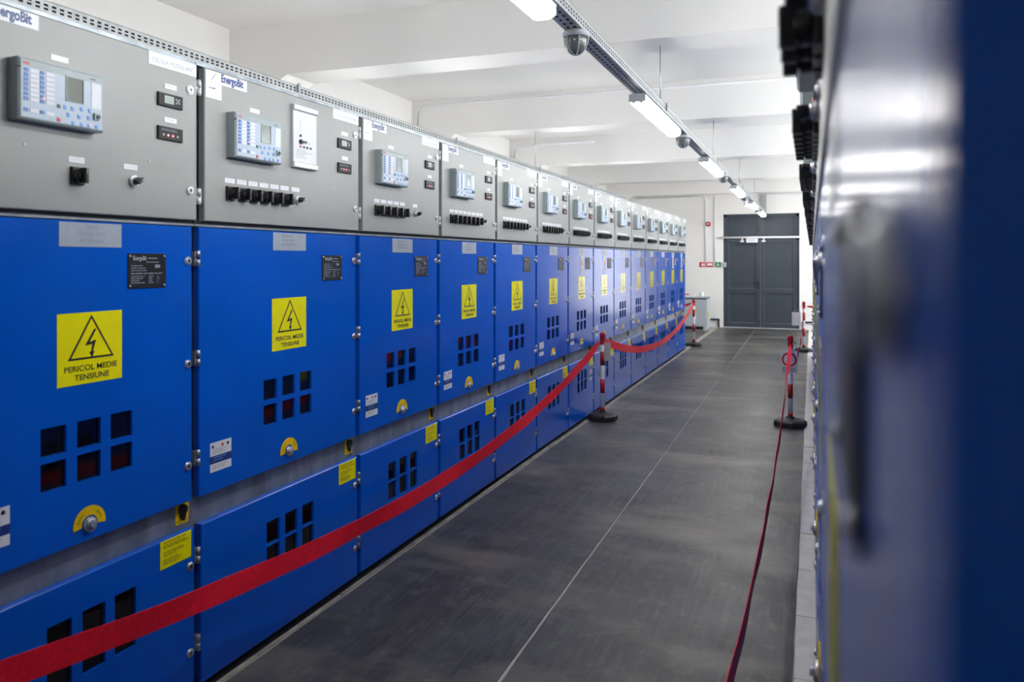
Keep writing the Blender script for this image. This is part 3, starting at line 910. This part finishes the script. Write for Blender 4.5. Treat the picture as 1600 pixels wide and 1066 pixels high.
# ------------------------------------------------------------------ end wall: door, rail, signs, bars
dr = struct(obj('door_1', None, lambda b: (
    b.box(DX0 - .0, DX0 + .06, YB + .05, YB + .12, 0, DZ, DOORM), b.box(DX1 - .06, DX1, YB + .05, YB + .12, 0, DZ, DOORM),
    b.box(DX0, DX1, YB + .05, YB + .12, DZ - .055, DZ, DOORM), b.box(DX0, DX1, YB + .05, YB + .12, 1.855, 1.925, DOORM),
    b.box(-1.04, -.965, YB + .05, YB + .12, 1.925, DZ - .055, DOORM),
    b.box(DX0, DX1, YB - .0, YB + .12, 0, .012, HGREY))), 'dark grey double door with transom in the end wall', 'door')
def leaf(x0, x1):
    def f(b):
        y0, y1 = YB + .04, YB + .09
        s = .075
        b.box(x0, x0 + s, y0, y1, .015, 1.85, DOORM); b.box(x1 - s, x1, y0, y1, .015, 1.85, DOORM)
        b.box(x0 + s, x1 - s, y0, y1, 1.78, 1.85, DOORM); b.box(x0 + s, x1 - s, y0, y1, .735, .825, DOORM); b.box(x0 + s, x1 - s, y0, y1, .015, .10, DOORM)
        for za, zb in ((.10, .735), (.825, 1.78)):
            for xa, xb in ((x0 + s, x0 + s + .009), (x1 - s - .009, x1 - s)): b.box(xa, xb, y0 + .008, y1 - .005, za, zb, BEAD)
            b.box(x0 + s, x1 - s, y0 + .006, y1 - .005, za, za + .012, BEAD)
    return f
for x0, x1 in ((-1.715, -1.005), (-1.000, -.272)):
    lf = obj('door_leaf', None, leaf(x0, x1), dr)
    for za, zb in ((.10, .735), (.825, 1.78)):
        obj('door_panel', None, lambda b: b.box(x0 + .07, x1 - .07, YB + .065, YB + .08, za, zb, DOORP), lf)
    if x0 < -1.5:
        obj('door_handle', None, lambda b: (b.box(-1.055, -1.025, YB + .030, YB + .04, .83, .99, BLACK), b.cyl((-1.04, YB - .01, .945), 'y', .010, .045, 10, BLACK),
            b.box(-1.15, -1.03, YB - .015, YB, .936, .954, BLACK)), lf)
for x0, x1 in ((-1.70, -1.04), (-.965, -.29)):
    obj('transom_panel', None, lambda b: (b.box(x0, x1, YB + .075, YB + .09, 1.925, 2.35, DOORP),
        b.box(x0, x0 + .035, YB + .055, YB + .075, 1.925, 2.35, DOORM), b.box(x1 - .035, x1, YB + .055, YB + .075, 1.925, 2.35, DOORM)), dr)
obj('lock_handle', None, lambda b: (b.box(-1.045, -1.02, YB + .03, YB + .05, 2.09, 2.15, BLACK), b.box(-1.04, -1.026, YB + .03, YB + .05, 2.03, 2.08, BLACK)), dr)
rail = thing('door_rail', 'white rail across the double door below its transom', 'rail', (0, YB - .05, 1.908))
obj('rod', None, lambda b: b.cyl((-1.83, 0, 0), 'x', .020, 1.62, 12, WHITEP), rail)
for x in (-1.82, -.22): obj('bracket', None, lambda b: b.box(x - .012, x + .012, 0, .05, -.022, .022, WHITEP), rail)
for x in (-1.36, -.93): obj('hook', None, lambda b: (b.box(x - .012, x + .012, -.01, .006, -.085, .02, WHITEP), b.box(x - .045, x + .035, -.012, .0, -.095, -.068, WHITEP)), rail)
def fsign(x0, x1, z0, z1, m, deco):
    def f(b):
        b.box(x0, x1, -.006, 0, z0, z1, m); deco(b)
    return f
# everything on the end wall reads from -y: lettering is made in the x=w plane and turned by -90 degrees
def wall_sign(name, label, cx, cz, w, h, m, deco):
    o = obj(name, None, lambda b: (b.cbox(0, .006, -w / 2, w / 2, -h / 2, h / 2, .001, m), deco(b, .0068)))
    o.location = (cx, YB - .002, cz); o.rotation_euler = (0, 0, -math.pi / 2)
    return tag(o, label, 'sign')
ws = wall_sign('hanging_notice', 'white notice hung from the rail on the left door leaf', -1.165, 1.845, .23, .085, WHITEL,
          lambda b, w: lines(b, w, -.095, .095, -.025, .03, 2, INKG, .2, None, .6))
ws.location.y = YB - .052
wall_sign('fire_call_sign', 'left red fire sign with white flame on the end wall', -2.185, 1.335, .135, .105, REDI,
          lambda b, w: (b.poly([(w, -.02, -.03), (w, .02, -.03), (w, .03, 0), (w, 0, .04), (w, -.03, 0)], WHITEL), b.box(w - .0005, w, .032, .052, -.035, .035, WHITEL)))
wall_sign('fire_equipment_sign', 'red sign with pale inset beside the left red fire sign', -2.03, 1.335, .15, .105, REDI,
          lambda b, w: b.box(w - .0005, w, -.055, .055, -.02, .03, WHITEL))
wall_sign('exit_sign', 'green escape sign with white running figure beside the red signs', -1.865, 1.335, .125, .105, GREEN,
          lambda b, w: (b.cyl((w - .0005, -.01, .03), 'x', .010, .0006, 10, WHITEL), b.poly([(w, -.03, -.035), (w, -.015, -.035), (w, .02, .018), (w, -.012, .018)], WHITEL),
                        b.poly([(w, .004, -.005), (w, .035, -.035), (w, .045, -.028), (w, .016, .012)], WHITEL)))
tag(obj('call_point', None, lambda b: (b.cbox(0, .05, -.055, .055, -.05, .05, .006, BOXM), b.cyl((.05, 0, 0), 'x', .02, .004, 12, INKP))), 'pale grey box right of the green escape sign', 'switch')
o = bpy.data.objects[-1] if False else [q for q in COL.objects if q.name.startswith('call_point')][0]
o.location = (-1.745, YB - .002, 1.335); o.rotation_euler = (0, 0, -math.pi / 2)
al = thing('fire_alarm', 'red fire alarm sounder on the end wall beside the door', 'alarm', (-2.065, YB - .003, 2.205), -math.pi / 2)
obj('base', None, lambda b: b.cyl((0, 0, 0), 'x', .052, .025, 20, RED), al)
obj('horn', None, lambda b: (b.cyl((.025, 0, 0), 'x', .050, .045, 20, RED, r1=.036),), al)
obj('grille', None, lambda b: b.box(.0705, .072, -.022, .022, -.012, .012, WHITEP), al)
def bar(pts):
    def f(b):
        for (x0, x1, z0, z1) in pts: b.box(x0, x1, YB - .035, YB - .01, z0, z1, BARB)
    return f
tag(obj('earthing_bar', None, bar([(-2.6, -1.83, .150, .185), (-1.865, -1.83, .005, .150)])), 'black bar on the end wall left of the door', 'bar')
tag(obj('earthing_bar', None, bar([(-.185, .9, .140, .175), (-.185, -.150, .005, .140)])), 'black bar on the end wall right of the door', 'bar')
# pale grey low cabinet
lc = thing('battery_cabinet', 'low pale grey steel cabinet by the end wall past the left row', 'cabinet', (-2.62, 16.05, 0))
obj('body', None, lambda b: (b.box(0, .62, .02, .62, .07, .63, BOXM), b.box(.0, .62, .0, .62, .655, .675, BOXM), b.box(.01, .61, .01, .6, .63, .655, DARK)), lc)
obj('door', None, lambda b: b.box(.005, .595, .0, .02, .09, .625, BOXM), lc)
for x in (.03, .55): obj('foot', None, lambda b: b.box(x, x + .05, .03, .59, 0, .07, BOXM), lc)
obj('plinth', None, lambda b: b.box(.09, .54, .05, .58, .005, .068, DARK), lc)
obj('corner_post', None, lambda b: b.box(.6201, .626, .02, .62, .10, .62, HGREY), lc)
def small_warn(b):
    b.box(.35, .41, -.0015, 0, .33, .46, YEL)
    b.poly([(.358, -.002, .38), (.402, -.002, .38), (.38, -.002, .45)], INK)
    b.box(.35, .41, -.0015, 0, .22, .32, WHITEL)
obj('warning_label', None, small_warn, lc)
obj('warning_label', None, lambda b: (b.box(.6262, .6275, .10, .32, .25, .38, YEL), b.poly([(.628, .15, .28), (.628, .27, .28), (.628, .21, .36)], INK)), lc)
tag(obj('paper_stack', None, lambda b: (b.box(-2.60, -2.25, 16.15, 16.5, .675, .700, WHITEL), b.box(-2.58, -2.27, 16.17, 16.48, .7, .706, STRIP))), 'white papers lying on the low pale grey cabinet', 'papers')
tag(obj('red_lid', None, lambda b: b.lathe((-2.47, 16.3, .706), [(.09, 0), (.095, .012), (.08, .022), (.02, .026)], 20, KEYR)), 'round red lid on the papers on the low cabinet', 'lid')
tag(obj('clear_jar', None, lambda b: b.lathe((-2.13, 16.3, .675), [(.045, 0), (.05, .01), (.05, .07), (.038, .085), (.038, .10)], 16, WHITEP)), 'small white pot at the right corner of the low cabinet', 'pot')

# ------------------------------------------------------------------ barrier posts, tapes and tags
def post(label, x, y, lean=(0, 0)):
    t = thing('barrier_post', label, 'post', (x, y, .005), random.uniform(0, .6), 'red and white barrier posts')
    t.rotation_euler = (lean[0], lean[1], t.rotation_euler[2])
    obj('base', 'post_base', lambda b: b.lathe((0, 0, 0), [(.135, 0), (.138, .008), (.136, .040), (.118, .052), (.040, .066), (.030, .080)], 8, RUBB, math.pi / 8, False), t)
    obj('pole', 'post_pole', lambda b: b.cyl((0, 0, .02), 'z', .0205, .68, 18, WHITEP), t)
    for za, zb in ((.078, .112), (.238, .362), (.486, .610)):
        obj('red_band', 'band%.3f' % za, lambda b: b.cyl((0, 0, za), 'z', .0212, zb - za, 18, RED), t)
    obj('cap', 'post_cap', lambda b: b.lathe((0, 0, .672), [(.0215, 0), (.0235, .004), (.0235, .030), (.0215, .034), (.0215, .05), (.0250, .054), (.0250, .092), (.020, .106), (.006, .110)], 18, RED), t)
    obj('hook', 'post_hook', lambda b: (b.tube([(.022, 0, .715), (.045, 0, .715), (.050, 0, .70)], .003, STEEL, 6), b.tube([(-.022, 0, .715), (-.045, 0, .715), (-.050, 0, .70)], .003, STEEL, 6)), t)
    return t
post('striped barrier post left of the near aisle, outside the picture', -1.767, -.02)
post('striped barrier post in front of the left cabinets with a pale tag', -1.752, 6.73)
post('far striped barrier post at the end of the left cabinet row', -1.831, 13.02)
post('striped barrier post at the near end of the right tape', -.20, -.15)
post('striped barrier post at the right cabinets with the red ring sign', -.172, 7.067)
post('far right striped barrier post with a plain white plate', -.115, 12.84)

def tape(p0, p1, zmin, width=.074, n=90, twist=None, wob=.002, seed=1, amp=.08):
    """webbing hanging between two posts, a band on edge with a little thickness"""
    rr = random.Random(seed)
    def f(b):
        P = []
        ym = None
        for i in range(n + 1):
            t = i / n
            x = p0[0] + (p1[0] - p0[0]) * t; y = p0[1] + (p1[1] - p0[1]) * t
            zl = p0[2] + (p1[2] - p0[2]) * t
            s = 4 * t * (1 - t)
            z = zl - ((p0[2] + p1[2]) / 2 - zmin) * s
            P.append(Vector((x, y, z)))
        th = .0012
        ring = []
        ph = rr.uniform(0, 6)
        for i, p in enumerate(P):
            d = (P[min(i + 1, n)] - P[max(i - 1, 0)]).normalized()
            side = d.cross(Vector((0, 0, 1))).normalized()
            up = side.cross(d).normalized()
            a = (twist(i / n) if twist else 0) + amp * (math.sin(i * .35 + ph) + .7 * math.sin(i * .83 + 2 * ph))
            v = up * math.cos(a) + side * math.sin(a)
            w = side * math.cos(a) - up * math.sin(a)
            e = min(1, min(i, n - i) / 4 * .6 + .45)
            h = width / 2 * e
            q = p + side * (wob * math.sin(i * .6 + ph))
            ring.append([q + v * h + w * th, q + v * h - w * th, q - v * h - w * th, q - v * h + w * th])
        base = len(b.v)
        for r in ring: b.v += [tuple(x) for x in r]
        for i in range(n):
            for k in range(4):
                l = (k + 1) % 4
                b.f.append((base + i * 4 + k, base + i * 4 + l, base + (i + 1) * 4 + l, base + (i + 1) * 4 + k)); b.m.append(b.mi(TAPE)); b.sm.append(False)
        b.poly([ring[0][k] for k in range(4)], TAPE); b.poly([ring[-1][k] for k in (3, 2, 1, 0)], TAPE)
    return f
TG = 'red barrier tapes'
tag(obj('barrier_tape', None, tape((-1.767, .03, .70), (-1.767, 6.68, .70), .305)), 'red barrier tape sagging in front of the near left cabinets', 'tape', TG)
tag(obj('barrier_tape', None, tape((-1.767, 6.78, .71), (-1.831, 12.97, .71), .375, seed=2)), 'red barrier tape sagging in front of the far left cabinets', 'tape', TG)
tag(obj('barrier_tape', None, tape((-1.88, 13.05, .71), (-2.9, 13.3, .60), .58, .05, 30, seed=3)), 'short red tape leading left behind the end of the cabinet row', 'tape', TG)
tag(obj('barrier_tape', None, tape((-.20, -.10, .70), (-.172, 7.03, .70), .305, .066, twist=lambda t: .62 * min(1, max(0, (t - .84) / .10)), seed=4, wob=.0015, amp=.03)), 'red barrier tape seen edge-on along the right side of the aisle', 'tape', TG)
tag(obj('barrier_tape', None, tape((-.172, 7.11, .70), (-.115, 12.80, .71), .34, .07, seed=5)), 'red barrier tape between the two far right posts', 'tape', TG)
tag(obj('barrier_tape', None, tape((-.065, 12.84, .71), (.9, 12.95, .70), .69, .05, 24, seed=6)), 'short red tape leading right from the far right post', 'tape', TG)

def hang_plate(name, label, cx, cy, zt, w, h, m, deco, yawdeg=0, cat='sign'):
    t = thing(name, label, cat, (cx, cy, zt), math.radians(-90 + yawdeg))
    obj('plate', None, lambda b: (b.cbox(0, .003, -w / 2, w / 2, -h, 0, .001, m), deco(b, .0037)), t)
    obj('string', None, lambda b: (b.tube([(.0015, -w * .35, -.006), (.0, 0, .05), (.0015, w * .35, -.006)], .0015, WHITEP, 5)), t)
    return t
def ring_print(b, w):
    n = 28; cz = -.075
    for i in range(n):
        p, q = 2 * math.pi * i / n, 2 * math.pi * (i + 1) / n
        b.poly([(w, r * math.cos(a), cz + r * math.sin(a)) for r, a in ((.046, p), (.062, p), (.062, q), (.046, q))], REDI)
    lines(b, w, -.056, .056, -.186, -.144, 3, INK, .25, random.Random(8), .5)
hang_plate('no_entry_sign', 'white sign with red ring hung on the right barrier post', -.180, 7.033, .655, .132, .192, WHITEL, ring_print)
hang_plate('blank_plate', 'plain white plate hung on the far right barrier post', -.225, 12.80, .62, .13, .21, WHITEP, lambda b, w: None)
hang_plate('paper_tag', 'pale grey tag on a string at the left barrier post', -1.700, 6.70, .700, .058, .165, BRONZE, lambda b, w: lines(b, w, -.02, .02, -.15, -.03, 8, INKG, .4), 18, 'tag')
